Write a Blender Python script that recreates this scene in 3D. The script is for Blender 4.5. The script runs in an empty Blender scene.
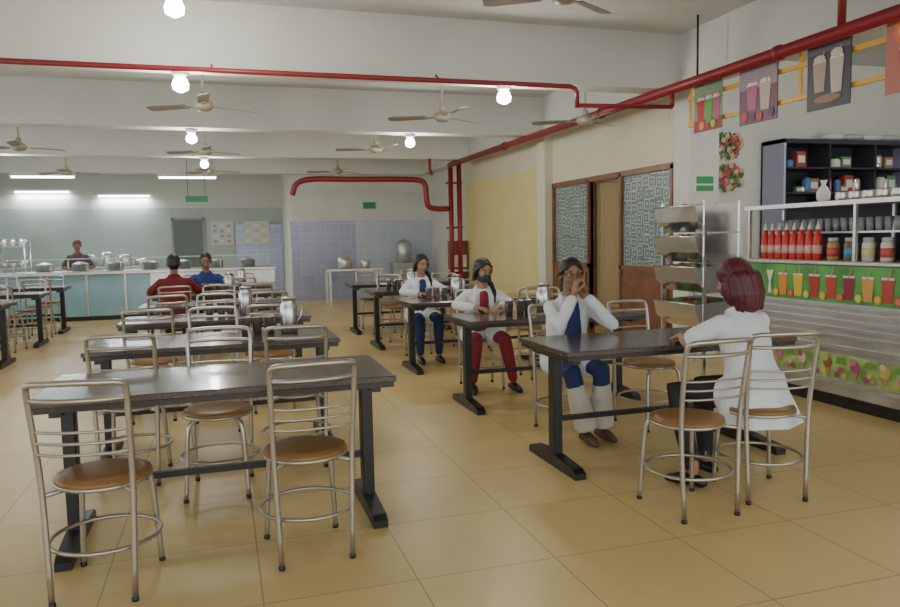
import bpy, math, random
from mathutils import Vector as V, Matrix as M
random.seed(7)
scn=bpy.context.scene
COL=scn.collection
# ---------------------------------------------------------------- materials
MATS={}
def mat(name,col,rough=.5,metal=0.,emit=0.,spec=None,noise=0.,nscale=8.,bump=0.,bscale=40.,coat=0.,trans=0.,bmap=(1,1,1),bdist=.01):
    if name in MATS: return MATS[name]
    m=bpy.data.materials.new(name); m.use_nodes=True
    nt=m.node_tree; b=nt.nodes['Principled BSDF']
    b.inputs['Base Color'].default_value=(*col,1); b.inputs['Roughness'].default_value=rough
    b.inputs['Metallic'].default_value=metal
    if spec is not None: b.inputs['Specular IOR Level'].default_value=spec
    if coat: b.inputs['Coat Weight'].default_value=coat; b.inputs['Coat Roughness'].default_value=.08
    if trans: b.inputs['Transmission Weight'].default_value=trans
    if emit:
        b.inputs['Emission Color'].default_value=(*col,1); b.inputs['Emission Strength'].default_value=emit
    tc=None
    if noise or bump:
        tc=nt.nodes.new('ShaderNodeTexCoord')
    if noise:
        n=nt.nodes.new('ShaderNodeTexNoise'); n.inputs['Scale'].default_value=nscale; n.inputs['Detail'].default_value=5
        nt.links.new(tc.outputs['Object'],n.inputs['Vector'])
        r=nt.nodes.new('ShaderNodeValToRGB')
        r.color_ramp.elements[0].position=.3; r.color_ramp.elements[1].position=.7
        r.color_ramp.elements[0].color=(*[c*(1-noise) for c in col],1)
        r.color_ramp.elements[1].color=(*[min(1,c*(1+noise)) for c in col],1)
        nt.links.new(n.outputs['Fac'],r.inputs['Fac']); nt.links.new(r.outputs['Color'],b.inputs['Base Color'])
    if bump:
        mp=nt.nodes.new('ShaderNodeMapping'); mp.inputs['Scale'].default_value=bmap
        nt.links.new(tc.outputs['Object'],mp.inputs[0])
        n=nt.nodes.new('ShaderNodeTexNoise'); n.inputs['Scale'].default_value=bscale
        nt.links.new(mp.outputs[0],n.inputs['Vector'])
        bp=nt.nodes.new('ShaderNodeBump'); bp.inputs['Strength'].default_value=bump; bp.inputs['Distance'].default_value=bdist
        nt.links.new(n.outputs['Fac'],bp.inputs['Height']); nt.links.new(bp.outputs['Normal'],b.inputs['Normal'])
    MATS[name]=m; return m
def brickmat(name,c1,c2,mortar,w,h,ms,rough,axes='xy',off=(0,0,0),offset=0.,stain=0.,coat=0):
    m=bpy.data.materials.new(name); m.use_nodes=True; nt=m.node_tree; b=nt.nodes['Principled BSDF']
    g=nt.nodes.new('ShaderNodeNewGeometry'); sp=nt.nodes.new('ShaderNodeSeparateXYZ'); cb=nt.nodes.new('ShaderNodeCombineXYZ')
    nt.links.new(g.outputs['Position'],sp.inputs[0])
    idx={'x':0,'y':1,'z':2}
    nt.links.new(sp.outputs[idx[axes[0]]],cb.inputs[0]); nt.links.new(sp.outputs[idx[axes[1]]],cb.inputs[1])
    mp=nt.nodes.new('ShaderNodeMapping'); mp.inputs['Location'].default_value=off
    nt.links.new(cb.outputs[0],mp.inputs[0])
    br=nt.nodes.new('ShaderNodeTexBrick'); br.offset=offset; br.squash=1
    br.inputs['Scale'].default_value=1; br.inputs['Brick Width'].default_value=w; br.inputs['Row Height'].default_value=h
    br.inputs['Mortar Size'].default_value=ms; br.inputs['Color1'].default_value=(*c1,1); br.inputs['Color2'].default_value=(*c2,1)
    br.inputs['Mortar'].default_value=(*mortar,1); br.inputs['Mortar Smooth'].default_value=.1
    nt.links.new(mp.outputs[0],br.inputs['Vector'])
    out=br.outputs['Color']
    if stain:
        n=nt.nodes.new('ShaderNodeTexNoise'); n.inputs['Scale'].default_value=1.3; n.inputs['Detail'].default_value=8
        nt.links.new(g.outputs['Position'],n.inputs['Vector'])
        r=nt.nodes.new('ShaderNodeMapRange'); r.inputs[1].default_value=.3; r.inputs[2].default_value=.7
        r.inputs[3].default_value=1-stain; r.inputs[4].default_value=1.
        nt.links.new(n.outputs['Fac'],r.inputs[0])
        mx=nt.nodes.new('ShaderNodeVectorMath'); mx.operation='SCALE'
        nt.links.new(out,mx.inputs[0]); nt.links.new(r.outputs[0],mx.inputs['Scale']); out=mx.outputs[0]
        r2=nt.nodes.new('ShaderNodeMapRange'); r2.inputs[3].default_value=rough*1.2; r2.inputs[4].default_value=rough*.85
        nt.links.new(n.outputs['Fac'],r2.inputs[0]); nt.links.new(r2.outputs[0],b.inputs['Roughness'])
    else: b.inputs['Roughness'].default_value=rough
    nt.links.new(out,b.inputs['Base Color'])
    if coat: b.inputs['Coat Weight'].default_value=coat
    return m
def pattern_mat():
    m=bpy.data.materials.new('patterned_laminate'); m.use_nodes=True; nt=m.node_tree; b=nt.nodes['Principled BSDF']
    g=nt.nodes.new('ShaderNodeNewGeometry'); sp=nt.nodes.new('ShaderNodeSeparateXYZ'); cb=nt.nodes.new('ShaderNodeCombineXYZ')
    nt.links.new(g.outputs['Position'],sp.inputs[0]); nt.links.new(sp.outputs[1],cb.inputs[0]); nt.links.new(sp.outputs[2],cb.inputs[1])
    v=nt.nodes.new('ShaderNodeTexVoronoi'); v.voronoi_dimensions='2D'; v.distance='CHEBYCHEV'; v.inputs['Scale'].default_value=7; v.inputs['Randomness'].default_value=.45
    nt.links.new(cb.outputs[0],v.inputs['Vector'])
    w=nt.nodes.new('ShaderNodeMath'); w.operation='MULTIPLY'; w.inputs[1].default_value=20
    s=nt.nodes.new('ShaderNodeMath'); s.operation='SINE'
    nt.links.new(v.outputs['Distance'],w.inputs[0]); nt.links.new(w.outputs[0],s.inputs[0])
    r=nt.nodes.new('ShaderNodeValToRGB'); r.color_ramp.elements[0].position=.35; r.color_ramp.elements[1].position=.65
    r.color_ramp.elements[0].color=(.13,.18,.17,1); r.color_ramp.elements[1].color=(.40,.46,.43,1)
    nt.links.new(s.outputs[0],r.inputs['Fac']); nt.links.new(r.outputs['Color'],b.inputs['Base Color']); b.inputs['Roughness'].default_value=.35
    return m
STEEL=mat('brushed_steel',(.66,.65,.62),.32,.85,noise=.12,nscale=5)
CHROME=mat('shiny_steel',(.78,.78,.77),.2,.9,noise=.08,nscale=5)
TUBE=mat('chair_steel',(.48,.45,.40),.32,.85)
DSTEEL=mat('dull_steel',(.52,.53,.52),.38,.75,noise=.2,nscale=4)
SEAT=mat('brown_vinyl',(.24,.12,.035),.38,0,noise=.15,bump=.15)
TTOP=mat('table_granite',(.074,.053,.045),.2,0,noise=.35,nscale=60,coat=.2)
BLACK=mat('black_paint',(.014,.014,.014),.4)
EDGE=mat('table_edge',(.025,.02,.017),.3)
CEIL=mat('ceiling_paint',(.62,.64,.61),.8,noise=.04,nscale=1.5)
BEAM=mat('beam_paint',(.66,.68,.64),.8,noise=.05,nscale=1.2)
CREAM=mat('cream_wall',(.72,.68,.52),.7,noise=.04,nscale=2)
YEL=mat('yellow_wall',(.77,.66,.31),.65,noise=.05,nscale=2)
WHITE=mat('white_wall',(.70,.71,.66),.7,noise=.04,nscale=2)
GREYW=mat('kitchen_wall',(.42,.46,.46),.7,noise=.08,nscale=2)
WOOD=mat('brown_wood',(.21,.085,.04),.4,noise=.25,nscale=6)
RED=mat('red_pipe_paint',(.26,.018,.024),.4)
FLOOR=brickmat('floor_tile',(.71,.53,.225),(.68,.505,.21),(.38,.28,.12),.62,.62,.0035,.34,'xy',(-.10,-.38,0),0.,.12)
LILAC=brickmat('lilac_tile',(.36,.39,.56),(.40,.43,.60),(.55,.57,.62),.3,.2,.006,.25,'xz')
LBLUE=brickmat('pale_tile',(.50,.58,.68),(.54,.61,.70),(.66,.68,.72),.3,.2,.006,.25,'xz')
PATT=pattern_mat()
YPLASTIC=mat('yellow_rail',(.75,.42,.04),.4)
GREEN=mat('green_banner',(.10,.36,.08),.4,noise=.35,nscale=6)
CAB=mat('lavender_laminate',(.46,.46,.64),.4)
CABIN=mat('dark_cabinet',(.04,.04,.055),.5)
# ---------------------------------------------------------------- mesh builder
class MB:
    def __init__(s): s.v=[];s.f=[];s.m=[];s.sm=[];s.mats=[]
    def mi(s,m):
        if m not in s.mats: s.mats.append(m)
        return s.mats.index(m)
    def add(s,vs,fs,m,smooth=False):
        o=len(s.v); s.v+= [V(q) for q in vs]; k=s.mi(m)
        for f in fs: s.f.append([i+o for i in f]); s.m.append(k); s.sm.append(smooth)
    def box(s,a,b,m,mtx=None,bev=0.):
        x0,y0,z0=a;x1,y1,z1=b
        if bev:
            e=bev; vs=[];fs=[]
            def ring(z,i): 
                return [(x0+i+e,y0+i,z),(x1-i-e,y0+i,z),(x1-i,y0+i+e,z),(x1-i,y1-i-e,z),(x1-i-e,y1-i,z),(x0+i+e,y1-i,z),(x0+i,y1-i-e,z),(x0+i,y0+i+e,z)]
            rs=[ring(z0,e),ring(z0+e,0),ring(z1-e,0),ring(z1,e)]
            for r in rs: vs+=r
            for k in range(3):
                for i in range(8): fs.append([k*8+i,k*8+(i+1)%8,(k+1)*8+(i+1)%8,(k+1)*8+i])
            fs.append(list(range(7,-1,-1))); fs.append(list(range(24,32)))
        else:
            vs=[(x0,y0,z0),(x1,y0,z0),(x1,y1,z0),(x0,y1,z0),(x0,y0,z1),(x1,y0,z1),(x1,y1,z1),(x0,y1,z1)]
            fs=[[0,3,2,1],[4,5,6,7],[0,1,5,4],[1,2,6,5],[2,3,7,6],[3,0,4,7]]
        if mtx is not None: vs=[mtx@V(q) for q in vs]
        s.add(vs,fs,m)
    def lathe(s,prof,m,c=(0,0,0),seg=16,mtx=None,smooth=True,sx=1,sy=1):
        vs=[];fs=[]
        for r,z in prof:
            for i in range(seg):
                a=2*math.pi*i/seg; q=V((r*math.cos(a)*sx,r*math.sin(a)*sy,z))
                if mtx is not None: q=mtx@q
                vs.append(q+V(c))
        n=len(prof)
        for k in range(n-1):
            for i in range(seg): fs.append([k*seg+i,k*seg+(i+1)%seg,(k+1)*seg+(i+1)%seg,(k+1)*seg+i])
        fs.append(list(range(seg-1,-1,-1))); fs.append(list(range((n-1)*seg,n*seg)))
        s.add(vs,fs,m,smooth)
    def tube(s,pts,r,m,seg=8,closed=False,flat=None,round_=False):
        pts=[V(q) for q in pts]; n=len(pts)
        R=list(r) if hasattr(r,'__len__') else [r]*n
        if round_ and not closed:
            d0=(pts[0]-pts[1]).normalized(); d1=(pts[-1]-pts[-2]).normalized(); r0,r1=R[0],R[-1]
            pts=[pts[0]+d0*r0*.92,pts[0]+d0*r0*.6]+pts+[pts[-1]+d1*r1*.6,pts[-1]+d1*r1*.92]
            R=[r0*.35,r0*.78]+R+[r1*.78,r1*.35]; n=len(pts)
        T=[]
        for i in range(n):
            if closed: t=pts[(i+1)%n]-pts[i-1]
            elif i==0: t=pts[1]-pts[0]
            elif i==n-1: t=pts[-1]-pts[-2]
            else: t=(pts[i+1]-pts[i]).normalized()+(pts[i]-pts[i-1]).normalized()
            T.append(t.normalized())
        up=V(flat[0]) if flat else (V((0,0,1)) if abs(T[0].z)<.9 else V((0,1,0)))
        vs=[];fs=[]
        for i in range(n):
            t=T[i]; a=up-t*up.dot(t)
            if a.length<1e-4: a=t.orthogonal()
            a.normalize(); b=t.cross(a); 
            if not flat: up=a
            k1,k2=(flat[1],flat[2]) if flat else (1,1)
            for j in range(seg):
                th=2*math.pi*j/seg
                vs.append(pts[i]+a*(math.cos(th)*R[i]*k1)+b*(math.sin(th)*R[i]*k2))
        nn=n if closed else n-1
        for i in range(nn):
            for j in range(seg): fs.append([i*seg+j,i*seg+(j+1)%seg,((i+1)%n)*seg+(j+1)%seg,((i+1)%n)*seg+j])
        if not closed:
            fs.append(list(range(seg-1,-1,-1))); fs.append(list(range((n-1)*seg,n*seg)))
        s.add(vs,fs,m,True)
    def ell(s,c,r,m,mtx=None,seg=16,rings=10):
        prof=[(math.sin(math.pi*k/rings),-math.cos(math.pi*k/rings)) for k in range(1,rings)]
        prof=[(.02,-1)]+prof+[(.02,1)]
        S=M.Diagonal((r[0],r[1],r[2])); 
        if mtx is not None: S=mtx.to_3x3()@S
        s.lathe(prof,m,c,seg,S)
    def poly(s,pts,m): s.add(pts,[list(range(len(pts)))],m)
    def obj(s,name,loc=(0,0,0),rz=0.,link=True):
        me=bpy.data.meshes.new(name); me.from_pydata([tuple(q) for q in s.v],[],s.f)
        for m in s.mats: me.materials.append(m)
        me.polygons.foreach_set('material_index',s.m); me.polygons.foreach_set('use_smooth',s.sm)
        me.update(); o=bpy.data.objects.new(name,me); o.location=loc; o.rotation_euler=(0,0,rz)
        COL.objects.link(o); return o
def inst(o,name,loc,rz=0.,parent=None):
    n=bpy.data.objects.new(name,o.data); n.location=loc; n.rotation_euler=(0,0,rz); COL.objects.link(n); return n
def cr(pts,n=5,closed=False):
    pts=[V(p) for p in pts]; out=[]; N=len(pts)
    rng=range(N if closed else N-1)
    for i in rng:
        p1,p2=pts[i],pts[(i+1)%N]
        p0=pts[i-1] if (closed or i>0) else p1*2-p2
        p3=pts[(i+2)%N] if (closed or i<N-2) else p2*2-p1
        for k in range(n):
            t=k/n; out.append(.5*((2*p1)+(-p0+p2)*t+(2*p0-5*p1+4*p2-p3)*t*t+(-p0+3*p1-3*p2+p3)*t**3))
    if not closed: out.append(pts[-1])
    return out
def simple_box(name,a,b,m):
    mb=MB(); c=V(((a[0]+b[0])/2,(a[1]+b[1])/2,(a[2]+b[2])/2))
    mb.box(V(a)-c,V(b)-c,m); return mb.obj(name,c)
CZ=3.5
# ---------------------------------------------------------------- room shell
simple_box('floor',(-5.2,-4,-.1),(9,20.2,0),FLOOR)
simple_box('ceiling',(-5.2,-4,CZ),(9,20.2,CZ+.15),CEIL)
for i,y in enumerate((0.1,3.5,6.95,10.5,13.9,17.2)):
    simple_box('beam_%d'%(i+1),(-5,y,2.93),(4.75,y+.3,CZ),BEAM)
simple_box('beam_side',(4.75,-4,2.97),(5.05,17.5,CZ),BEAM)
mb=MB()
mb.box((-5.2,-4,0),(-5,17.9,.9),GREYW); mb.box((-5.2,-4,2.5),(-5,17.9,CZ),GREYW)
for y in (-4,0.2,3.6,7.05,10.6,14):
    mb.box((-5.2,y,.9),(-5,y+.5,2.5),GREYW)
mb.box((-5.2,15,.9),(-5,20.2,2.5),GREYW)
mb.box((-5.2,17.9,0),(-5,20.2,.9),GREYW); mb.box((-5.2,17.9,2.5),(-5,20.2,CZ),GREYW)
mb.obj('wall_left')
k=1
for y,y1 in ((-3.5,.2),(.7,3.6),(4.1,7.05),(7.55,10.6),(11.1,14)):
    mb=MB()
    for a,b in (((-5.13,y,.9),(-5.07,y1,.95)),((-5.13,y,2.45),(-5.07,y1,2.5)),((-5.13,y,.95),(-5.07,y+.05,2.45)),((-5.13,y1-.05,.95),(-5.07,y1,2.45)),((-5.13,(y+y1)/2-.025,.95),(-5.07,(y+y1)/2+.025,2.45))):
        mb.box(a,b,STEEL)
    mb.obj('window_%d'%k); k+=1
# far walls
GREENW=mat('kitchen_wall_lower',(.38,.43,.40),.6,noise=.06,nscale=2)
mb=MB(); mb.box((-5,20,2.3),(1.6,20.2,CZ),mat('kitchen_wall_upper',(.54,.56,.52),.7)); mb.box((-5,20,0),(1.6,20.2,2.3),GREENW); mb.obj('wall_far_kitchen')
mb=MB(); mb.box((1.6,17.6,1.87),(5.2,17.8,CZ),WHITE); mb.box((1.6,17.6,0),(3.1,17.8,1.87),LILAC); mb.box((3.1,17.6,0),(5.2,17.8,1.87),LBLUE)
mb.box((1.6,17.8,0),(1.8,20,CZ),WHITE); mb.obj('wall_far')
mb=MB(); mb.box((.4,19.9,0),(1.59,19.99,1.87),LILAC); mb.obj('trim_1')
# right wall
mb=MB()
mb.box((5,10.95,0),(5.2,15.0,2.5),YEL); mb.box((5,10.95,2.5),(5.2,15.0,CZ),CREAM); mb.box((5,15,0),(5.2,17.6,CZ),WHITE)
mb.box((4.86,10.65,0),(5.2,10.95,CZ),CREAM)
mb.box((5,7.41,2.22),(5.2,10.65,CZ),CREAM)
mb.obj('wall_right')
mb=MB()
for y0,y1 in ((7.42,8.62),(9.46,10.65)):
    mb.box((5.0,y0,.08),(5.06,y1,.98),WOOD); mb.box((5.02,y0,.98),(5.06,y1,2.15),PATT)
    for a,b in ((y0,y0+.05),(y1-.05,y1)): mb.box((4.98,a,0),(5.08,b,2.2),WOOD)
    mb.box((4.98,y0,.95),(5.07,y1,1.01),WOOD); mb.box((4.98,y0,2.15),(5.08,y1,2.22),WOOD)
    mb.box((4.975,y0+.08,.15),(5.0,y1-.08,.88),WOOD)
mb.box((4.98,8.62,2.15),(5.08,9.46,2.22),WOOD)
mb.obj('partition_panel')
mb=MB(); mb.box((6.2,7.85,0),(6.3,12.0,CZ),mat('inner_room',(.42,.36,.22),.7)); mb.obj('wall_inner_room')
mb=MB(); CUR=mat('curtain',(.36,.27,.14),.8)
pts=[(5.14+.02*math.sin(i*1.3),8.66+i*.0215) for i in range(46)]
vs=[(x,y,.1) for x,y in pts]+[(x,y,2.13) for x,y in pts]
mb.add(vs,[[i,i+1,46+i+1,46+i] for i in range(45)],CUR,True); mb.tube([(5.14,8.66,2.14),(5.14,9.64,2.14)],.012,STEEL); mb.obj('door_curtain')
mb=MB(); mb.box((4.98,7.1,0),(5.36,7.4,CZ),WHITE); mb.obj('wall_column')
mb=MB(); mb.box((5.37,7.7,0),(8.8,7.8,CZ),WHITE); mb.box((5.2,7.4,0),(5.37,7.8,CZ),WHITE); mb.obj('wall_kiosk')
mb=MB(); mb.box((8.8,-4,0),(9,7.8,CZ),WHITE); mb.obj('wall_right_kiosk')
mb=MB(); mb.box((4.58,14.8,.75),(4.98,14.95,1.35),WOOD); mb.box((4.62,14.78,.8),(4.94,14.8,1.05),mat('white_sign',(.8,.8,.78),.5)); mb.box((4.58,14.8,0),(4.98,14.95,.7),mat('dark_brown_panel',(.1,.045,.03),.5)); mb.obj('fire_hose_cabinet')
# ---------------------------------------------------------------- red pipes
mb=MB()
mb.tube([(4.5,2.2,2.88),(4.5,14.45,2.88)],.052,RED,12)
for y in (5.2,8.2,11.4,3.9): mb.tube([(4.5,y-.03,2.88),(4.5,y+.03,2.88)],.064,RED,12)
mb.obj('fire_sprinkler_pipe')
mb=MB(); mb.tube([(4.5,14.4,2.82),(4.5,14.4,0)],.05,RED,12); mb.tube([(4.68,14.4,2.92),(4.68,14.4,0)],.05,RED,12)
for z in (.6,1.6,2.5): mb.box((4.42,14.45,z),(4.76,14.5,z+.04),RED)
mb.obj('fire_riser_pipe')
mb=MB(); mb.tube([(-4.98,6.72,2.86),(3.35,6.72,2.86),(3.4,6.72,2.84),(3.42,6.72,2.8),(3.42,6.72,2.66)],.024,RED)
mb.tube([(3.42,6.72,2.68),(4.5,6.72,2.70)],.022,RED); mb.tube([(4.5,6.72,2.83),(4.5,6.72,2.7)],.024,RED)
for x in (-4,-2,0,2): mb.tube([(x,6.72,2.88),(x,6.8,2.925)],.01,RED,6)
mb.obj('fire_sprinkler_pipe')
mb=MB(); mb.tube([(4.5,4.55,2.93),(4.5,4.55,CZ)],.03,RED); mb.tube([(4.5,6.3,2.93),(4.5,6.3,CZ)],.01,BLACK); mb.obj('pipe_drop')
mb=MB(); mb.tube(cr([(1.35,14.4,2.28),(1.45,14.4,2.5),(1.75,14.4,2.58),(2.4,14.4,2.58),(3.7,14.4,2.58),(3.95,14.4,2.5),(3.98,14.4,2.3),(4.02,14.4,2.06),(4.2,14.4,2.0),(4.44,14.4,2.0)],4),.055,RED,10)
mb.tube([(3.9,13.8,2.93),(3.9,13.8,2.72),(4.0,14,2.66)],.03,RED)
mb.obj('fire_sprinkler_pipe')
# ---------------------------------------------------------------- ceiling fans
FANC=mat('fan_blade',(.28,.26,.22),.45); FANM=mat('fan_motor',(.38,.34,.27),.4,.2)
def fanmesh(rod):
    mb=MB()
    mb.lathe([(.02,rod),(.055,rod-.01),(.065,rod-.07),(.02,rod-.09)],FANM); mb.tube([(0,0,rod-.03),(0,0,.05)],.011,FANM)
    mb.lathe([(.025,.13),(.04,.10),(.025,.07),(.075,.05),(.10,.025),(.10,-.015),(.07,-.045),(.025,-.055)],FANM,seg=20)
    for k in range(3):
        R_=M.Rotation(k*2*math.pi/3,3,'Z')@M.Rotation(.22,3,'X')
        mb.box((.08,-.018,-.006),(.22,.018,.0),FANM,R_)
        pts=[(.18,-.05),(.57,-.065),(.62,-.045),(.62,.045),(.57,.06),(.18,.05)]
        vs=[R_@V((x,y,0)) for x,y in pts]+[R_@V((x,y,.006)) for x,y in pts]
        mb.add(vs,[[5,4,3,2,1,0],[6,7,8,9,10,11]]+[[i,(i+1)%6,(i+1)%6+6,i+6] for i in range(6)],FANC)
    return mb
FM={}
for i,(x,y,z,rz) in enumerate([(2.45,8.1,2.76,.6),(-.1,8.1,2.80,.55),(-2.6,11.7,2.78,.6),(-.25,5.2,3.16,.65),(2.55,5.2,3.19,.55),(2.35,11.3,2.78,.8),(-.15,11.9,2.78,.6),(-2.7,15.6,2.78,.5),(4.15,7.95,2.74,.55),(-2.6,8.1,2.78,1.),(-.15,15.4,2.8,.2),(2.35,15.2,2.8,.7)]):
    rod=round(CZ-z,2)
    if rod not in FM: FM[rod]=fanmesh(rod).obj('ceiling_fan',(x,y,z),rz)
    else: inst(FM[rod],'ceiling_fan',(x,y,z),rz)
# ---------------------------------------------------------------- lamps
GLOW=mat('bulb_glow',(1,.97,.9),.5,emit=30); HOLD=mat('lamp_holder',(.7,.7,.68),.5)
def point(name,loc,e,r=.05,c=(1,.95,.86)):
    L=bpy.data.lights.new(name,'POINT'); L.energy=e; L.shadow_soft_size=r; L.color=c
    o=bpy.data.objects.new(name,L); o.location=loc; COL.objects.link(o); return o
def lampmesh(rod):
    mb=MB(); mb.lathe([(.03,.0),(.07,-.005),(.08,-.03),(.04,-.06)],HOLD)
    if rod>.02: mb.tube([(0,0,rod),(0,0,-.01)],.012,HOLD)
    mb.lathe([(.02,-.06),(.055,-.075),(.072,-.12),(.066,-.165),(.02,-.19)],GLOW); return mb
LM={}
for i,(x,y,z) in enumerate([(-.27,7.1,2.93),(2.8,7.1,2.93),(-.24,5.9,3.24),(-.3,10.65,2.93),(2.72,10.65,2.93),(-3.5,14.05,2.93),(-.2,14.05,2.93)]):
    rod=CZ-z if z>3 else 0
    if rod not in LM: o=LM[rod]=lampmesh(rod).obj('ceiling_bulb_lamp',(x,y,z))
    else: o=inst(LM[rod],'ceiling_bulb_lamp',(x,y,z))
    p=point('bulb_light',(0,0,-.28),30,.08); p.parent=o
TG=mat('tube_glow',(.9,.96,1),.5,emit=14)
for (x,y,z) in [(-3.4,17.1,2.82),(-2.2,19.93,2.6),(-.6,17.1,2.82),(-4.0,19.93,2.7)]:
    mb=MB(); mb.box((-.62,-.02,.02),(.62,.04,.07),HOLD); mb.tube([(-.58,0,0),(.58,0,0)],.02,TG)
    if y<19: 
        for q in (-.5,.5): mb.tube([(q,.01,.07),(q,.09,.11)],.008,HOLD,6)
    else:
        for q in (-.5,.5): mb.box((q-.02,.03,.03),(q+.02,.069,.06),HOLD)
    o=mb.obj('fluorescent_tube_lamp',(x,y,z))
    L=bpy.data.lights.new('tube_light','AREA'); L.shape='RECTANGLE'; L.size=1.1; L.size_y=.06; L.energy=28; L.color=(.88,.95,1)
    q=bpy.data.objects.new('tube_light',L); q.location=(0,-.03,-.04); COL.objects.link(q); q.parent=o
# ---------------------------------------------------------------- chair & table
mb=MB()
W=.178
path=cr([(-.155,-.20,.008),(-.168,-.19,.46),(-W+.002,-.22,.72),(-W,-.245,.86),(-W+.02,-.268,.888),(-.10,-.285,.893),(0,-.292,.895),(.10,-.285,.893),(W-.02,-.268,.888),(W,-.245,.86),(W-.002,-.22,.72),(.168,-.19,.46),(.155,-.20,.008)],4)
mb.tube(path,.0125,TUBE,8)
for z,r,dy in ((.825,.010,-.045),(.70,.006,-.04),(.655,.006,-.04),(.61,.006,-.04)):
    x=W if z>.8 else W-.004-(.72-z)*.03; yb=-.238 if z>.8 else -.22+(.72-z)*.11
    mb.tube(cr([(-x,yb,z),(-.1,yb+dy*.75,z),(0,yb+dy,z),(.1,yb+dy*.75,z),(x,yb,z)],4),r,TUBE,6)
for s in (-1,1):
    mb.tube(cr([(s*.165,.175,.008),(s*.155,.165,.2),(s*.14,.15,.40),(s*.10,.12,.44)],4),.0125,TUBE)
    for yy,xx in ((-.2,.155),(.175,.165)): mb.lathe([(.013,0),(.015,.008),(.013,.02)],BLACK,(s*xx,yy,0),8)
    mb.tube([(s*.168,-.19,.44),(s*.1,-.1,.44),(s*.1,.12,.44)],.010,TUBE,6)
mb.tube([(math.cos(a*math.pi/12)*.212,-.015+math.sin(a*math.pi/12)*.21,.21) for a in range(24)],.009,TUBE,6,closed=True)
mb.tube([(math.cos(a*math.pi/12)*.18,-.0+math.sin(a*math.pi/12)*.18,.448) for a in range(24)],.010,TUBE,6,closed=True)
mb.lathe([(.15,.44),(.178,.445),(.188,.458),(.182,.474),(.14,.482),(.01,.478)],SEAT,(0,0,0),28)
chair0=mb.obj('dining_chair',(-.50,3.28,0),-.17)
def chair(x,y,rz): return inst(chair0,'dining_chair',(x,y,0),rz)
def tablemesh(w,d):
    mb=MB(); h=.75
    mb.box((-w/2,-d/2,h-.03),(w/2,d/2,h),TTOP,bev=.004); mb.box((-w/2+.01,-d/2+.01,h-.055),(w/2-.01,d/2-.01,h-.03),EDGE)
    for s in (-1,1):
        x=s*(w/2-.09)
        mb.box((x-.03,-.04,.05),(x+.03,.04,h-.055),BLACK,bev=.006)
        mb.box((x-.025,-d/2+.06,h-.085),(x+.025,d/2-.06,h-.055),BLACK)
        pr=[(-d/2+.02,0),(-d/2+.02,.035),(-d/2+.06,.055),(-.05,.075),(.05,.075),(d/2-.06,.055),(d/2-.02,.035),(d/2-.02,0)]
        vs=[(x-.035,y,z) for y,z in pr]+[(x+.035,y,z) for y,z in pr]; n=len(pr)
        mb.add(vs,[list(range(n)),list(range(2*n-1,n-1,-1))]+[[i,i+n,(i+1)%n+n,(i+1)%n] for i in range(n)],BLACK)
    mb.box((-w/2+.1,-.015,.27),(w/2-.1,.015,.30),BLACK)
    return mb
tl=tablemesh(1.58,.70)
t0=tl.obj('dining_table',(-.01,3.78,0))
def table(x,y): return inst(t0,'dining_table',(x,y,0))
LT=[5.27,6.9,8.5,10.15,11.8]
for y in LT: table(-.05,y)
chair(.33,3.35,.08)
J=lambda a: random.uniform(-a,a)
pi=math.pi
ys=[3.78]+LT
for i in range(5):
    a,b=ys[i],ys[i+1]
    if i==3: chair(-.55,b-.53,.05); chair(-.03,a+.53,pi+J(.15)); chair(.42,b-.53,J(.15))
    elif i==4: chair(-.2,a+.62,pi); chair(-.66,b-.53,J(.1)); chair(.32,b-.53,J(.15))
    else:
        chair(-.53+J(.03),b-.53,J(.12)); chair(-.06+J(.02),a+.54,pi+J(.12)); chair(.42+J(.03),b-.53,J(.12))
chair(-.4,12.34,pi); chair(.35,12.34,pi+.1)
for y in (9.9,11.75,13.4):
    table(-3.2,y)
    for x in (-3.5,-2.75):
        chair(x+J(.05),y-.5,J(.2)); chair(x+J(.05),y+.52,math.pi+J(.2))
RT=[4.08,5.77,7.65,9.5,11.15]
for y in RT: table(2.62,y)
chair(2.24,3.2,.02); chair(2.74,3.27,-.2)
chair(2.33,4.76,math.pi); chair(2.98,4.72,math.pi+.15)
chair(2.3,6.5,math.pi-.1); chair(3.05,6.45,math.pi+.1)
chair(2.25,8.42,math.pi); chair(3.0,8.35,math.pi); chair(3.0,7.12,.1)
for y in RT[3:]:
    for x in (2.3,3.0): chair(x+J(.05),y+.54,math.pi+J(.2)); chair(x+.05+J(.05),y-.52,J(.15))
# ---------------------------------------------------------------- table ware
TW=mat('tumbler_steel',(.60,.60,.59),.24,.95)
jug=MB(); jug.lathe([(.055,0),(.062,.01),(.062,.19),(.05,.215),(.054,.245),(.058,.25),(.05,.245),(.046,.21),(.05,.15),(.05,.01)],TW,seg=20)
jug.tube(cr([(.06,0,.21),(.10,0,.20),(.105,0,.12),(.065,0,.07)],4),.006,TW,6); jug.ell((0,0,.245),(.05,.05,.018),TW)
tum=MB(); tum.lathe([(.028,0),(.037,.12),(.039,.125),(.034,.12),(.026,.006)],TW,seg=16)
j0=None;u0=None
def ware(x,y,n=3,j=True):
    global j0,u0
    if j:
        if j0 is None: j0=jug.obj('steel_water_jug',(x,y,.75),.5)
        else: inst(j0,'steel_water_jug',(x,y,.75),random.uniform(0,6))
    for i in range(n):
        p=(x-.14-.085*(i%3)+J(.01),y+.09*(i//3)+J(.02),.75)
        if u0 is None: u0=tum.obj('steel_tumbler',p)
        else: inst(u0,'steel_tumbler',p)
for (x,y,n) in [(.45,5.4,4),(.2,6.9,3),(.1,10.15,3),(2.60,5.75,3),(2.45,7.7,3),(2.4,9.5,4),(-2.8,9.9,2),(.3,11.8,3)]: ware(x,y,n)
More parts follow.
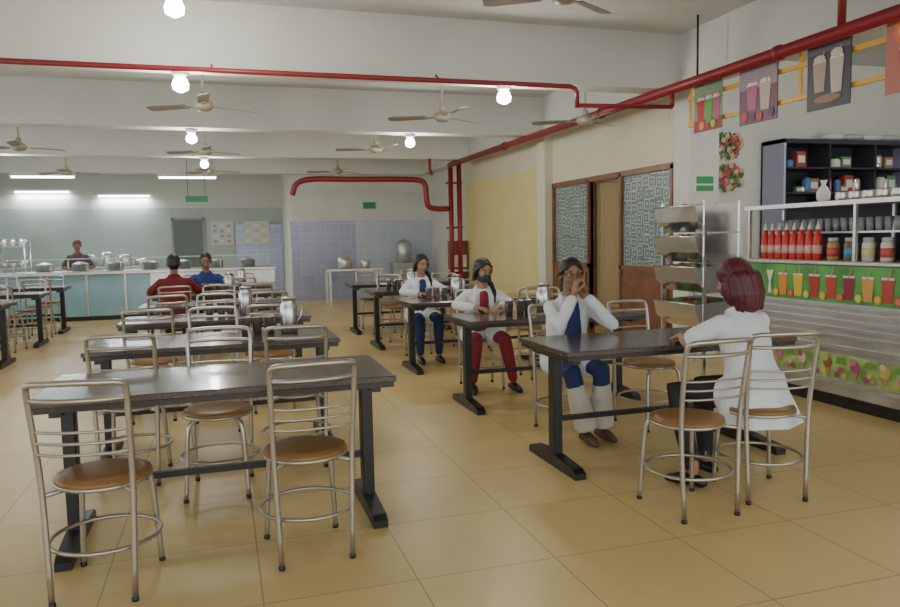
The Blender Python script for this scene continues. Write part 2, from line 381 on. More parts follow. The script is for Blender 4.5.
# ---------------------------------------------------------------- kiosk counter
mb=MB()
X0,X1,Y0,Y1=4.62,5.3,3.2,5.72
mb.box((X0+.04,Y0,.0),(X1,Y1-.02,.1),BLACK); mb.box((X0,Y0,.1),(X1,Y1,1.13),DSTEEL,bev=.008)
mb.box((X0-.03,Y0,1.13),(X1+.05,Y1+.02,1.165),STEEL,bev=.008)
for z in (.56,.62,.68,.74): mb.box((X0-.012,Y0,z),(X0,Y1,z+.025),STEEL)
mb.box((X0-.02,Y0,.80),(X0,Y1,.825),STEEL); mb.box((X0-.02,Y0,.47),(X0,Y1,.50),STEEL); mb.box((X0-.02,Y0,.19),(X0,Y1,.22),STEEL)
mb.box((X0-.012,Y0,.835),(X0-.002,Y1,1.125),GREEN)
mb.box((X0-.012,Y0,.23),(X0-.002,Y1-.35,.43),mat('ice_banner',(.36,.50,.18),.4,noise=.5,nscale=7))
x=X0-.015
def pol(pts,m,d=0): mb.poly([(x-d,y,z) for y,z in pts],m)
GC=[(.75,.30,.03),(.75,.50,.05),(.45,.04,.03),(.55,.06,.03),(.30,.02,.05),(.7,.35,.08),(.5,.06,.05)]
GW=mat('print_white',(.75,.75,.7),.5)
def cup(y,z,w,h,c,d=0.):
    pol([(y+w*.36,z),(y-w*.36,z),(y-w*.5,z+h),(y+w*.5,z+h)],c,.002+d)
    pol([(y+w*.5,z+h),(y-w*.5,z+h),(y-w*.5,z+h*1.1),(y+w*.5,z+h*1.1)],GW,.003+d)
def disc(y,z,r,c,d=.004,n=14): pol([(y+r*math.cos(2*math.pi*i/n),z-r*math.sin(2*math.pi*i/n)) for i in range(n)],c,d)
disc(5.55,.99,.05,GW); pol([(5.58,.95),(5.52,.95),(5.54,.87),(5.56,.87)],GW,.004); disc(5.55,1.05,.02,mat('p_cherry',(.6,.03,.03),.5),.006)
pol([(5.42,1.07),(5.33,1.07),(5.365,.97),(5.385,.97)],mat('p_milk',(.8,.75,.6),.5),.004); pol([(5.385,.97),(5.365,.97),(5.35,.87),(5.40,.87)],GW,.004)
for i in range(12):
    y=5.22-i*.175; c=mat('juice_%d'%(i%7),GC[i%7],.45); cup(y,.865,.11,.17,c)
    pol([(y+.005,1.035),(y-.005,1.035),(y-.035,1.115),(y-.025,1.115)],mat('p_straw',(.75,.2,.15),.5),.006)
    disc(y+.08,.885,.034,mat('p_fruit_%d'%(i%3),[(.7,.35,.02),(.6,.05,.04),(.5,.55,.05)][i%3],.5),.007)
    disc(y+.08,.885,.024,mat('p_fruitin_%d'%(i%3),[(.8,.5,.1),(.7,.2,.12),(.65,.68,.2)][i%3],.5),.008)
IC=[(.6,.2,.28),(.7,.58,.42),(.30,.12,.06),(.42,.08,.22),(.6,.5,.12)]
for i in range(8):
    y=5.25-i*.27; 
    pol([(y+.035,.33),(y-.035,.33),(y,.24)],mat('p_cone',(.5,.3,.1),.5),.003)
    disc(y,.355,.045,mat('p_ice_%d'%(i%5),IC[i%5],.5),.004); disc(y+.02,.39,.028,mat('p_ice_%d'%((i+2)%5),IC[(i+2)%5],.5),.005)
    for q in range(3): disc(y-.10-.035*q,.27+.04*(q%2),.024,mat('p_ice_%d'%((i+q)%5),IC[(i+q)%5],.5),.006+.0005*q)
    pol([(y-.08,.36),(y-.19,.36),(y-.17,.41),(y-.10,.41)],mat('p_leaf',(.15,.35,.06),.5),.004)
mb.obj('juice_counter')
mb=MB()
for yy in (5.68,4.5,3.3):
    mb.box((X0,yy-.012,1.165),(X0+.025,yy+.012,1.60),STEEL); mb.box((X0+.38,yy-.012,1.165),(X0+.40,yy+.012,1.60),STEEL)
mb.box((X0-.02,Y0,1.60),(X0+.42,Y1,1.635),STEEL)
mb.box((X0+.25,Y0,1.38),(X0+.4,Y1,1.395),STEEL)
mb.box((X0+.42,Y0,1.165),(X0+.43,Y1,1.60),CABIN)
mb.obj('serving_shelf')
RB=mat('ketchup_red',(.60,.025,.02),.3)
bt=MB(); bt.lathe([(.034,0),(.037,.01),(.037,.15),(.033,.19),(.018,.235),(.016,.25)],RB,seg=14); bt.lathe([(.018,.25),(.018,.265),(.008,.29),(.004,.315)],GW,seg=10)
bt.lathe([(.0378,.05),(.0378,.12)],mat('bottle_label',(.72,.45,.38),.5),seg=14)
b0=None
for i in range(8):
    p=(4.72,5.58-i*.088,1.165)
    if b0 is None: b0=bt.obj('sauce_bottle',p)
    else: inst(b0,'sauce_bottle',p)
cols=[(.5,.3,.1),(.65,.6,.5),(.25,.12,.05),(.6,.5,.2),(.7,.7,.7)]
for i in range(9):
    m_=mat('jar_%d'%(i%5),cols[i%5],.3); jb=MB(); jb.lathe([(.04,0),(.045,.01),(.045,.13),(.035,.15)],m_,seg=14); jb.lathe([(.0455,.03),(.0455,.10)],mat('jar_label_%d'%(i%3),[(.6,.1,.08),(.75,.7,.3),(.1,.3,.5)][i%3],.5),seg=14); jb.lathe([(.038,.15),(.038,.175),(.03,.18)],mat('jar_lid_%d'%(i%2),[(.5,.5,.55),(.5,.05,.05)][i%2],.4),seg=14)
    jb.obj('condiment_jar',(4.72+.11*(i%2),4.80-i*.085,1.165))
for i in range(5):
    jb=MB(); jb.lathe([(.05,0),(.055,.03),(.05,.06),(.052,.07)],STEEL,seg=16); jb.obj('steel_bowl',(4.75,4.75-.13*i,1.635))
for i in range(16):
    jb=MB(); jb.lathe([(.025,0),(.034,.11),(.031,.11),(.022,.01)],mat('glass_tumbler',(.75,.78,.8),.1,trans=.6),seg=12); jb.obj('glass_tumbler',(4.95,5.6-i*.085,1.395))
# ---------------------------------------------------------------- kiosk cabinet with shelves
mb=MB(); cx0,cx1,cy0,cy1=6.42,8.5,7.3,7.68
mb.box((cx0,cy0,0),(cx0+.03,cy1,2.50),CAB); mb.box((cx1-.03,cy0,0),(cx1,cy1,2.50),CAB); mb.box((cx0,cy0,2.45),(cx1,cy1,2.50),CABIN)
mb.box((cx0,cy1-.02,0),(cx1,cy1,2.45),CABIN)
for z in (.4,.8,1.15,1.5,1.85,2.15): mb.box((cx0+.03,cy0+.01,z),(cx1-.03,cy1-.02,z+.02),CABIN)
for xx in (7.1,7.8): mb.box((xx,cy0+.01,.4),(xx+.02,cy1-.02,2.45),CABIN)
mb.obj('storage_cabinet')
for i in range(44):
    z=[1.17,1.52,1.87,2.17,1.52,1.87][i%6]; xx=6.53+ (i*.43)%1.9
    if abs(xx-7.11)<.09 or abs(xx-7.81)<.09: xx+=.13
    jb=MB(); h=random.uniform(.07,.22); r=random.uniform(.04,.075)
    mm=[STEEL,GW,mat('plastic_blue',(.1,.2,.45),.4),TW,mat('box_brown',(.35,.22,.12),.6),mat('box_green',(.12,.3,.12),.6),mat('box_red',(.4,.07,.06),.6)][i%7]
    if i%7>3: jb.box((-r,-r*.7,0),(r,r*.7,h),mm,bev=.004); jb.box((-r*.7,-r*.7-.003,h*.3),(r*.7,-r*.7,h*.75),GW)
    else: jb.lathe([(r*.8,0),(r,.02),(r,h*.8),(r*.7,h)],mm,seg=12)
    jb.obj('kitchen_container',(xx,cy0+.12+.03*(i%3),z))
for i in range(4):
    jb=MB(); jb.ell((0,0,.05),(.16,.12,.05),[GW,mat('wrap_grey',(.5,.5,.48),.5)][i%2]); jb.obj('plastic_bundle',(7.3+.3*i,7.48,2.50))
jb=MB(); jb.lathe([(.03,0),(.06,.03),(.065,.08),(.045,.12),(.018,.15),(.035,.19)],GW,seg=12,sx=1,sy=.7); jb.obj('white_plastic_bag',(4.85,5.05,1.635))
# ---------------------------------------------------------------- posters on yellow rails
def poster(y1,y0,z0,z1,bg,items):
    mb=MB(); X=4.60
    mb.box((X-.006,y0,z0),(X+.006,y1,z1),bg)
    def pl(pts,m,d): mb.poly([(X-.007-d,y1-u*(y1-y0),z0+v*(z1-z0)) for u,v in pts],m)
    for n,it in enumerate(items):
        k,u,v,w,h,c=it; d=.001*(n+1)
        if k=='cup':
            pl([(u-w*.35,v),(u+w*.35,v),(u+w*.5,v+h),(u-w*.5,v+h)],c,d); pl([(u-w*.5,v+h),(u+w*.5,v+h),(u+w*.35,v+h*1.15),(u-w*.35,v+h*1.15)],GW,d)
            pl([(u+.02,v+h),(u+.05,v+h),(u+.12,v+h*1.35),(u+.09,v+h*1.35)],mat('p_straw',(.75,.2,.15),.5),d+.0005)
        elif k=='disc':
            pl([(u+w*math.cos(2*math.pi*i/14),v+h*math.sin(2*math.pi*i/14)) for i in range(14)],c,d)
        else: pl([(u,v),(u+w,v),(u+w,v+h),(u,v+h)],c,d)
    for y in (y0+.06,y1-.06): mb.box((4.606,y-.01,2.74),(4.62,y+.01,2.80),BLACK)
    return mb.obj('juice_poster')
c_=lambda n,c: mat('pp_'+n,c,.45)
poster(6.48,6.05,2.40,2.86,c_('b1',(.22,.32,.20)),[('rect',0,0,1,.25,c_('r',(.30,.04,.06))),('cup',.25,.2,.28,.45,c_('red',(.5,.03,.03))),('cup',.55,.15,.28,.5,c_('grn',(.12,.38,.05))),('cup',.82,.2,.25,.45,c_('pink',(.5,.10,.2))),('disc',.3,.12,.1,.09,c_('org',(.7,.3,.03))),('disc',.5,.1,.08,.07,c_('b1r',(.5,.04,.04))),('disc',.72,.12,.09,.08,c_('b1g',(.3,.5,.06)))])
poster(5.80,5.32,2.37,2.86,c_('b2',(.16,.06,.10)),[('rect',0,.62,1,.38,c_('lt',(.30,.24,.28))),('cup',.35,.25,.3,.42,c_('ber',(.45,.10,.22))),('cup',.7,.2,.3,.48,c_('bei',(.55,.42,.35))),('disc',.15,.15,.10,.09,c_('b2r',(.45,.02,.04))),('disc',.36,.12,.09,.08,c_('b2b',(.08,.02,.12))),('disc',.56,.1,.09,.08,c_('b2r',(.45,.02,.04))),('disc',.86,.14,.08,.08,c_('b2b',(.08,.02,.12)))])
poster(4.98,4.55,2.36,2.90,c_('b3',(.05,.045,.06)),[('rect',0,.8,1,.2,c_('b3t',(.12,.11,.12))),('cup',.3,.25,.32,.42,c_('choc',(.42,.32,.26))),('cup',.7,.2,.32,.48,c_('van',(.55,.48,.42))),('disc',.5,.14,.32,.06,c_('b3s',(.28,.16,.09))),('disc',.3,.72,.14,.06,c_('b3c',(.6,.55,.5))),('disc',.7,.76,.14,.06,c_('b3c',(.6,.55,.5)))])
poster(4.24,3.85,2.36,2.92,c_('b4',(.5,.16,.12)),[('disc',.5,.75,.35,.2,c_('gf',(.75,.2,.08))),('disc',.5,.75,.25,.14,c_('gf2',(.8,.42,.2))),('cup',.5,.12,.45,.4,c_('gfj',(.65,.08,.04)))])
mb=MB()
for z in (2.50,2.76):
    mb.box((4.62,3.3,z-.02),(4.64,6.62,z+.02),YPLASTIC)
for y in (6.6,5.1,3.7): mb.box((4.64,y,2.48),(4.66,y+.03,2.97),YPLASTIC); mb.box((4.64,y,2.94),(4.80,y+.03,2.97),YPLASTIC)
mb.obj('poster_rail')
mb=MB(); mb.box((5.04,7.085,1.86),(5.30,7.1,2.04),GW); mb.box((5.06,7.08,1.95),(5.28,7.086,2.03),mat('sign_green',(.02,.35,.1),.5)); mb.box((5.06,7.08,1.87),(5.28,7.086,1.93),mat('sign_green2',(.05,.3,.12),.5)); mb.obj('wall_sign')
PINK=mat('flower_pink',(.55,.08,.12),.6); LEAF=mat('leaf_green',(.10,.24,.06),.6); PK2=mat('flower_cream',(.7,.55,.4),.6)
def garland(name,x,z,w,h,n):
    mb=MB()
    for i in range(n):
        a=random.uniform(0,6.28); r=math.sqrt(random.random()); p=(x+w*r*math.cos(a),7.655+J(.012),z+h*r*math.sin(a)); mm=[PINK,LEAF,PK2,LEAF][i%4]
        if mm is LEAF: mb.ell(p,(.045,.012,.02),mm,M.Rotation(random.uniform(0,3),3,'Y'),seg=8,rings=5)
        else:
            for q in range(5): mb.ell(V(p)+V((.02*math.cos(q*1.257),-.012,.02*math.sin(q*1.257))),(.016,.01,.016),mm,seg=6,rings=4)
            mb.ell(V(p)+V((0,-.02,0)),(.009,.008,.009),YPLASTIC,seg=6,rings=4)
    return mb.obj(name)
garland('flower_garland',5.92,2.46,.2,.15,60); garland('flower_garland',5.92,2.07,.24,.15,60)
# ---------------------------------------------------------------- vegetable rack
mb=MB(); rx0,rx1,ry0,ry1=4.42,4.9,6.12,6.82
for xx in (rx0+.05,rx1-.03):
    for yy in (ry0,ry1): mb.box((xx-.015,yy-.015,0),(xx+.015,yy+.015,1.72),CHROME)
VEG=mat('greens',(.08,.16,.04),.7,noise=.5,nscale=20); ON=mat('onion',(.3,.10,.08),.5)
for k,z in enumerate((1.42,1.12,.82,.46)):
    h=.25
    pr=[(rx0-.06,z+h),(rx0-.02,z+.10),(rx0+.12,z),(rx1,z),(rx1,z+h+.03)]
    for a,b in zip(pr[:-1],pr[1:]):
        d=V((b[0]-a[0],0,b[1]-a[1])).normalized(); nrm=V((-d.z,0,d.x))*.006
        p=[V((a[0],ry0,a[1])),V((b[0],ry0,b[1])),V((b[0],ry1,b[1])),V((a[0],ry1,a[1]))]
        mb.add([q+nrm for q in p]+[q-nrm for q in p],[[0,1,2,3],[7,6,5,4],[0,4,5,1],[1,5,6,2],[2,6,7,3],[3,7,4,0]],CHROME)
    for yy in (ry0,ry1):
        mb.add([(q[0],yy-.004,q[1]) for q in pr]+[(q[0],yy+.004,q[1]) for q in pr],[[4,3,2,1,0],[5,6,7,8,9]]+[[i,(i+1)%5,(i+1)%5+5,i+5] for i in range(5)],CHROME)
    mb.tube([(rx0-.06,ry0,z+h),(rx0-.06,ry1,z+h)],.01,CHROME)
    for i in range(34):
        mb.ell((rx0+.02+random.random()*.4,ry0+.06+random.random()*.58,z+h-.07+random.random()*.07),(.05,.05,.035),[VEG,VEG,ON,VEG][(i+k)%4] if k!=1 else DSTEEL,seg=8,rings=5)
mb.obj('vegetable_rack')
# ---------------------------------------------------------------- far serving counter and kitchen
mb=MB(); CY=mat('blue_front_panel',(.27,.46,.55),.2,noise=.12,nscale=1.5,coat=.4)
mb.box((-4.4,15.2,0),(1.0,15.9,.08),BLACK); mb.box((-4.4,15.2,.08),(-1.3,15.9,.86),CY); mb.box((-1.3,15.2,.08),(1.0,15.9,.86),DSTEEL); mb.box((-4.45,15.1,.86),(1.05,15.95,.92),STEEL,bev=.01)
for i in range(9): mb.box((-4.4+i*.66,15.185,.08),(-4.37+i*.66,15.2,.86),STEEL)
mb.box((-1.3,15.17,.62),(1.02,15.2,.86),STEEL)
for i in range(6): mb.tube([(-3.6+i*.9,15.2,.92),(-3.6+i*.9,15.2,1.10),(-3.6+i*.9,15.32,1.15)],.014,STEEL)
mb.box((-3.65,15.2,1.15),(.95,15.5,1.165),mat('guard_glass',(.50,.65,.68),.1)); 
for i in range(7): mb.lathe([(.13,.92),(.15,.93),(.15,1.04),(.16,1.05),(.14,1.06),(.03,1.1)],DSTEEL,(-3.2+i*.62,15.7,0),16)
mb.obj('serving_counter')
mb=MB(); mb.box((-3.7,19.2,0),(-1.6,19.9,.85),DSTEEL); mb.box((-3.7,19.15,.85),(-1.6,19.95,.9),STEEL)
for i in range(5):
    r=random.uniform(.1,.2); h=random.uniform(.12,.35); mb.lathe([(r,.9),(r*1.05,.92),(r,.9+h),(r*.3,.93+h)],[STEEL,DSTEEL][i%2],(-3.4+i*.4,19.5,0),14)
mb.obj('kitchen_worktable')
mb=MB()
for xx in (-4.5,-3.95):
    for yy in (17.6,18.1): mb.tube([(xx,yy,0),(xx,yy,1.5)],.02,STEEL)
for z in (.5,.95,1.4): mb.box((-4.52,17.58,z),(-3.93,18.12,z+.02),STEEL)
for i in range(9): mb.lathe([(.1,0),(.12,.02),(.11,.14),(.04,.16)],STEEL,(-4.4+(i%3)*.17,17.85,[.52,.97,1.42][i//3]),12)
mb.obj('utensil_rack')
mb=MB(); mb.box((-1.1,19.95,0),(-.4,19.99,2.0),mat('dark_door',(.12,.145,.14),.5)); 
for a,b in (((-1.15,19.93,0),(-1.1,19.99,2.05)),((-.4,19.93,0),(-.35,19.99,2.05)),((-1.15,19.93,2.0),(-.35,19.99,2.05))): mb.box(a,b,mat('door_frame_grey',(.25,.28,.28),.5))
mb.tube([(-.5,19.93,.95),(-.5,19.93,1.1)],.012,STEEL); mb.obj('door_1')
mb=MB(); mb.box((-4.99,18.3,0),(-4.94,19.2,2.1),mat('teal_door',(.10,.18,.21),.5)); mb.tube([(-4.92,18.4,.95),(-4.92,18.4,1.1)],.012,STEEL); mb.obj('door_2')
mb=MB(); mb.box((-.65,16.7,2.28),(-.2,16.73,2.40),mat('exit_green',(.02,.25,.10),.5)); mb.tube([(-.6,16.71,2.4),(-.6,16.71,CZ)],.005,BLACK);mb.tube([(-.25,16.71,2.4),(-.25,16.71,CZ)],.005,BLACK); mb.obj('exit_sign')
def noticeb(x0,x1,z0,z1,y,c1,c2,name='menu_board'):
    mb=MB(); mb.box((x0,y-.03,z0),(x1,y-.005,z1),c1)
    n=3
    for i in range(n):
        for j in range(4): mb.box((x0+.05+(x1-x0-.05)/n*i,y-.035,z0+.06+(z1-z0-.08)/4*j),(x0+(x1-x0-.05)/n*(i+1)-.02,y-.031,z0+(z1-z0-.08)/4*(j+1)),c2[(i+j)%len(c2)])
    mb.obj(name)
NB=mat('board_grey',(.50,.52,.50),.5)
noticeb(-.2,.35,1.35,1.95,20,NB,[mat('n_b',(.25,.35,.45),.5),mat('n_w',(.58,.6,.58),.5),mat('n_r',(.42,.28,.24),.5)])
noticeb(.6,1.25,1.35,1.95,19.89,NB,[mat('n_w',(.58,.6,.58),.5),mat('n_y',(.5,.47,.3),.5)])
simple_box('wall_sign',(3.3,17.57,2.15),(3.6,17.6,2.3),mat('exit_green2',(.03,.30,.13),.5))
mb=MB(); mb.box((3.9,17.1,0),(4.5,17.55,.85),DSTEEL); mb.lathe([(.15,.85),(.17,.87),(.17,1.3),(.12,1.36),(.03,1.4)],DSTEEL,(4.2,17.3,0),18); mb.tube([(4.2,17.12,.98),(4.2,17.05,.98),(4.2,17.03,.93)],.015,STEEL); mb.obj('water_dispenser')
mb=MB(); 
for s in (2.2,3.3):
    for yy in (15.9,16.5): mb.box((s,yy,0),(s+.05,yy+.05,.75),STEEL)
mb.box((2.15,15.85,.75),(3.4,16.6,.79),STEEL); mb.lathe([(.14,.79),(.16,.8),(.16,1.02),(.1,1.05)],STEEL,(2.6,16.2,0)); mb.lathe([(.1,.79),(.11,.8),(.11,.95),(.1,.96)],STEEL,(3.05,16.2,0)); mb.obj('steel_side_table')
# ---------------------------------------------------------------- PEOPLE
SK=mat('skin',(.38,.21,.125),.5); SK2=mat('skin_dark',(.28,.15,.09),.5)
COAT=mat('white_coat',(.74,.77,.81),.75,bump=.5,bscale=9,bdist=.04); NAVY=mat('navy_cloth',(.02,.035,.13),.75,bump=.4,bscale=10,bdist=.03)
HAIR=mat('black_hair',(.012,.010,.010),.42,bump=.5,bscale=1.,bmap=(110,110,9)); RHAIR=mat('burgundy_hair',(.085,.008,.014),.42,bump=.6,bscale=1.,bmap=(110,110,9))
EYEW=mat('eye_white',(.7,.7,.68),.3); IRIS=mat('iris',(.02,.012,.01),.2); LIP=mat('lip',(.30,.09,.08),.45)
def remesh(src,vox,sm,m,dst,smit=4):
    o=src.obj('tmp'); r=o.modifiers.new('r','REMESH'); r.mode='VOXEL'; r.voxel_size=vox
    s=o.modifiers.new('s','SMOOTH'); s.factor=.5; s.iterations=smit
    bpy.context.view_layer.update(); dg=bpy.context.evaluated_depsgraph_get()
    me=bpy.data.meshes.new_from_object(o.evaluated_get(dg))
    dst.add([v.co.copy() for v in me.vertices],[list(p.vertices) for p in me.polygons],m,True)
    bpy.data.objects.remove(o); bpy.data.meshes.remove(me)
def hand(b,w,d,n,side,curl=.5):
    w=V(w);d=V(d).normalized();n=V(n); n=(n-d*n.dot(d)).normalized(); s=d.cross(n)*side
    b.tube([w-d*.02,w+d*.02,w+d*.05,w+d*.085],[.024,.032,.036,.034],SK,10,flat=(n,.42,1.05),round_=True)
    for i,L in enumerate((.066,.074,.068,.052)):
        p=w+d*.078+s*(1.5-i)*.0185; pts=[p]; dd=d.copy()
        for k,f in enumerate((.45,.32,.23)):
            a=curl*(.7 if k==0 else 1.); dd=(M.Rotation(a,3,n.cross(d)*-1)@dd).normalized(); p=p+dd*L*f; pts.append(p)
        b.tube(pts,[.0095,.009,.008,.007],SK,8,round_=True)
    p=w+d*.025+s*.028; t=(d*.6+s*.65+n*.35).normalized(); q=p+t*.04; t2=(d*.85+s*.2+n*.4).normalized()
    b.tube([p,q,q+t2*.032],[.013,.011,.008],SK,8,round_=True)
def head(skinb,dst,H,c,skin,hairm,style,mask=None,glasses=False):
    T=lambda q:c+H@V(q)
    e=lambda p,r,b=skinb,m=SK,seg=20,rings=14: b.ell(T(p),r,m,H,seg,rings)
    e((0,-.01,.03),(.073,.092,.083)); e((0,.018,-.035),(.055,.066,.075)); e((0,.060,-.084),(.021,.021,.019))
    for s in (-1,1):
        e((s*.034,.052,-.022),(.023,.022,.026)); e((s*.075,-.005,-.008),(.011,.02,.032)); e((s*.010,.086,-.03),(.008,.009,.007))
        skinb.tube([T((s*.055,.056,.030)),T((s*.03,.071,.034)),T((s*.008,.077,.028))],.009,SK,8,round_=True)
        dst.ell(T((s*.029,.0665,.009)),(.0135,.011,.0075),EYEW,H,10,8); dst.ell(T((s*.029,.0755,.009)),(.0065,.0035,.0065),IRIS,H,8,6)
        dst.tube([T((s*.045,.069,.033)),T((s*.03,.081,.037)),T((s*.015,.085,.034))],[.002,.003,.0022],HAIR,6)
    skinb.tube([T((0,.080,.022)),T((0,.090,-.002)),T((0,.099,-.026))],[.008,.008,.0115],SK,8,round_=True)
    dst.tube([T((-.024,.077,-.056)),T((-.008,.086,-.052)),T((0,.085,-.054)),T((.008,.086,-.052)),T((.024,.077,-.056))],[.002,.005,.0045,.005,.002],LIP,6)
    dst.tube([T((-.02,.078,-.059)),T((0,.086,-.063)),T((.02,.078,-.059))],[.002,.006,.002],LIP,6)
    if mask:
        mk=MB(); mk.ell(T((0,.026,-.050)),(.063,.078,.050),mask,H,20,14); mk.ell(T((0,.088,-.032)),(.024,.028,.030),mask,H); remesh(mk,.006,0,mask,dst)
        for s in (-1,1): dst.tube([T((s*.055,.05,-.03)),T((s*.078,.0,-.0))],.003,mask,5)
    if glasses:
        gm=mat('glasses_frame',(.02,.02,.02),.3)
        for s in (-1,1):
            dst.tube([T((s*.031+.021*math.cos(a*.524),.090-.2*abs(s*.031+.021*math.cos(a*.524))**1.5,.008+.016*math.sin(a*.524))) for a in range(12)],.0016,gm,5,closed=True)
            dst.tube([T((s*.052,.082,.012)),T((s*.078,.0,.014))],.0016,gm,5)
        dst.tube([T((-.01,.09,.012)),T((.01,.09,.012))],.0018,gm,5)
    hb=MB(); eh=lambda p,r: hb.ell(T(p),r,hairm,H,20,14)
    eh((0,-.020,.039),(.081,.095,.085)); eh((0,-.055,-.005),(.072,.058,.075))
    if style!='short':
        for s in (-1,1):
            hb.tube([T((s*.012,.062,.088)),T((s*.05,.055,.055)),T((s*.074,.018,.02)),T((s*.078,-.02,-.01)),T((s*.055,-.06,-.03))],[.010,.014,.015,.017,.02],hairm,8,round_=True)
    if style=='bun': eh((0,-.125,.0),(.04,.035,.04))
    if style=='pony': hb.tube([T((0,-.10,.02)),T((0,-.135,-.04)),T((0,-.13,-.14)),T((0,-.115,-.24))],[.03,.033,.03,.015],hairm,10,round_=True)
    if style=='braid':
        pp=cr([T((0,-.10,.0)),T((-.05,-.085,-.07)),T((-.10,-.01,-.13)),T((-.105,.055,-.20)),T((-.10,.065,-.30))],4)
        hb.tube(pp,[.030-.0008*i+.004*math.sin(i*1.8) for i in range(len(pp))],hairm,10,round_=True)
        for s in (-1,1): hb.tube([T((s*.074,.02,.02)),T((s*.080,-.01,-.03)),T((s*.066,-.04,-.08)),T((s*.03,-.08,-.08))],[.014,.018,.02,.02],hairm,8,round_=True)
    if style=='long':
        for p,r in (((0,-.05,-.03),(.096,.085,.10)),((0,-.07,-.10),(.098,.062,.088)),((.066,-.0,-.05),(.03,.05,.085)),((-.066,-.0,-.05),(.03,.05,.085)),((0,-.01,.05),(.09,.10,.086))): eh(p,r)
        for i in range(11):
            a=math.pi*(.92+1.16*i/10)+0; q=V((.078*math.cos(a),-.045+.075*math.sin(a),0))
            hb.tube([T(q+V((0,0,.02))),T(q*1.08+V((0,0,-.08))),T(q*1.0+V((0,.0,-.17)))],[.028,.026,.010],hairm,8,round_=True)
    remesh(hb,.006,0,hairm,dst,3)
def person(name,loc,rz,lean=.15,yaw=0.,pitch=.1,arms=None,skin=None,coat=COAT,shirt=NAVY,pants=NAVY,pants2=None,hair=HAIR,style='bun',mask=None,glasses=False,knees=None,ankles=None,short=False,flare=False,sit=True,shoe=BLACK,twist=0.,fem=True,curl=.6,palms=None,hz=.54,thigh=.62,hs=1.):
    skin=skin or SK; D=MB(); S=MB(); C=MB()
    ax=V((0,math.sin(lean),math.cos(lean))); pel=V((0,-.02,hz))
    sp=lambda t,f=0.: pel+ax*t+V((0,math.cos(lean),-math.sin(lean)))*f
    w=1. if fem else 1.1
    secs=[(-.07,.165,.125),(0,.182,.138),(.08,.165,.125),(.17,.145,.11),(.26,.155,.118),(.34,.160,.112),(.385,.146,.092),(.42,.106,.072),(.46,.060,.056)]
    vs=[];fs=[];n=20
    for t,a,b in secs:
        c=sp(t); tw=M.Rotation(twist*max(0,t)/.45,3,'Z')
        for i in range(n):
            th=2*math.pi*i/n; q=tw@V((math.cos(th)*a*w,0,0)); r=V((0,math.cos(lean),-math.sin(lean)))*math.sin(th)*b
            vs.append(c+q+r)
    for k in range(len(secs)-1):
        for i in range(n): fs.append([k*n+i,k*n+(i+1)%n,(k+1)*n+(i+1)%n,(k+1)*n+i])
    fs.append(list(range(n-1,-1,-1))); fs.append(list(range((len(secs)-1)*n,len(secs)*n)))
    C.add(vs,fs,coat)
    tw=M.Rotation(twist,3,'Z')
    for s in (-1,1):
        ci=0 if s<0 else 1
        sh=sp(.375)+tw@V((s*.142*w,0,0)); el=V(arms[ci][0]); wr=V(arms[ci][1])
        k=(.45 if short else .86)
        if short:
            mid=sh.lerp(el,.8); C.tube([sh+V((-s*.03,0,0)),sh,mid],[.056,.058,.056],coat,12,round_=True)
            S.tube([sh,el,wr],[.045,.04,.026],SK,10,round_=True)
        else:
            C.tube([sh+V((-s*.04,0,0)),sh,sh.lerp(el,.5),el,el.lerp(wr,.5),el.lerp(wr,k)],[.055,.054,.051,.046,.043,.040],coat,12,round_=True)
            S.tube([el.lerp(wr,.5),wr],[.030,.024],SK,10,round_=True)
        pn=(palms[ci] if palms else (-s*.6,0,-.6)); hd=(wr-el).normalized()
        if palms and len(palms)>2: hd=V(palms[2+ci])
        hand(S,wr,hd,pn,-s,curl)
    P=MB()
    if sit:
        kn=knees or [(-.11,.40,.50),(.11,.40,.50)]; an=ankles or [(-.11,.40,.09),(.11,.40,.09)]
    else:
        kn=knees or [(-.09,.03,.48),(.09,.03,.48)]; an=ankles or [(-.09,0,.09),(.09,0,.09)]
    for i,s in enumerate((-1,1)):
        hp=pel+V((s*.085,.0,-.02)); K=V(kn[i]); A=V(an[i])
        P.tube([hp,hp.lerp(K,.5),K,K.lerp(A,.35),A+(K-A).normalized()*.03],[.092,.083,.064,.060,.045],pants,12,round_=True)
        if coat is COAT and sit: C.tube([hp,hp.lerp(K,thigh*.5),hp.lerp(K,thigh)],[.103,.10,.09],coat,12,round_=True)
        S.tube([A+V((0,0,.04)),A],[.032,.03],SK,8,round_=True)
        f=V((K.x-hp.x,K.y-hp.y,0)); f=f.normalized() if (sit and f.length>.1) else V((0,1,0))
        base=V((A.x,A.y,0))
        D.tube([base-f*.05+V((0,0,.035)),base+V((0,0,.045)),base+f*.08+V((0,0,.035)),base+f*.15+V((0,0,.024))],[.032,.038,.037,.022],shoe,10,flat=(V((0,0,1)),.9,1.1),round_=True)
    if pants2:
        for i,s in enumerate((-1,1)):
            K=V(kn[i]);A=V(an[i]); P2=MB(); P2.tube([K.lerp(A,.22),K.lerp(A,.45),K.lerp(A,.75),A+V((0,0,.01))],[.064,.071,.080,.084],pants2,12); remesh(P2,.012,0,pants2,D,3)
    remesh(P,.014,0,pants,D,4)
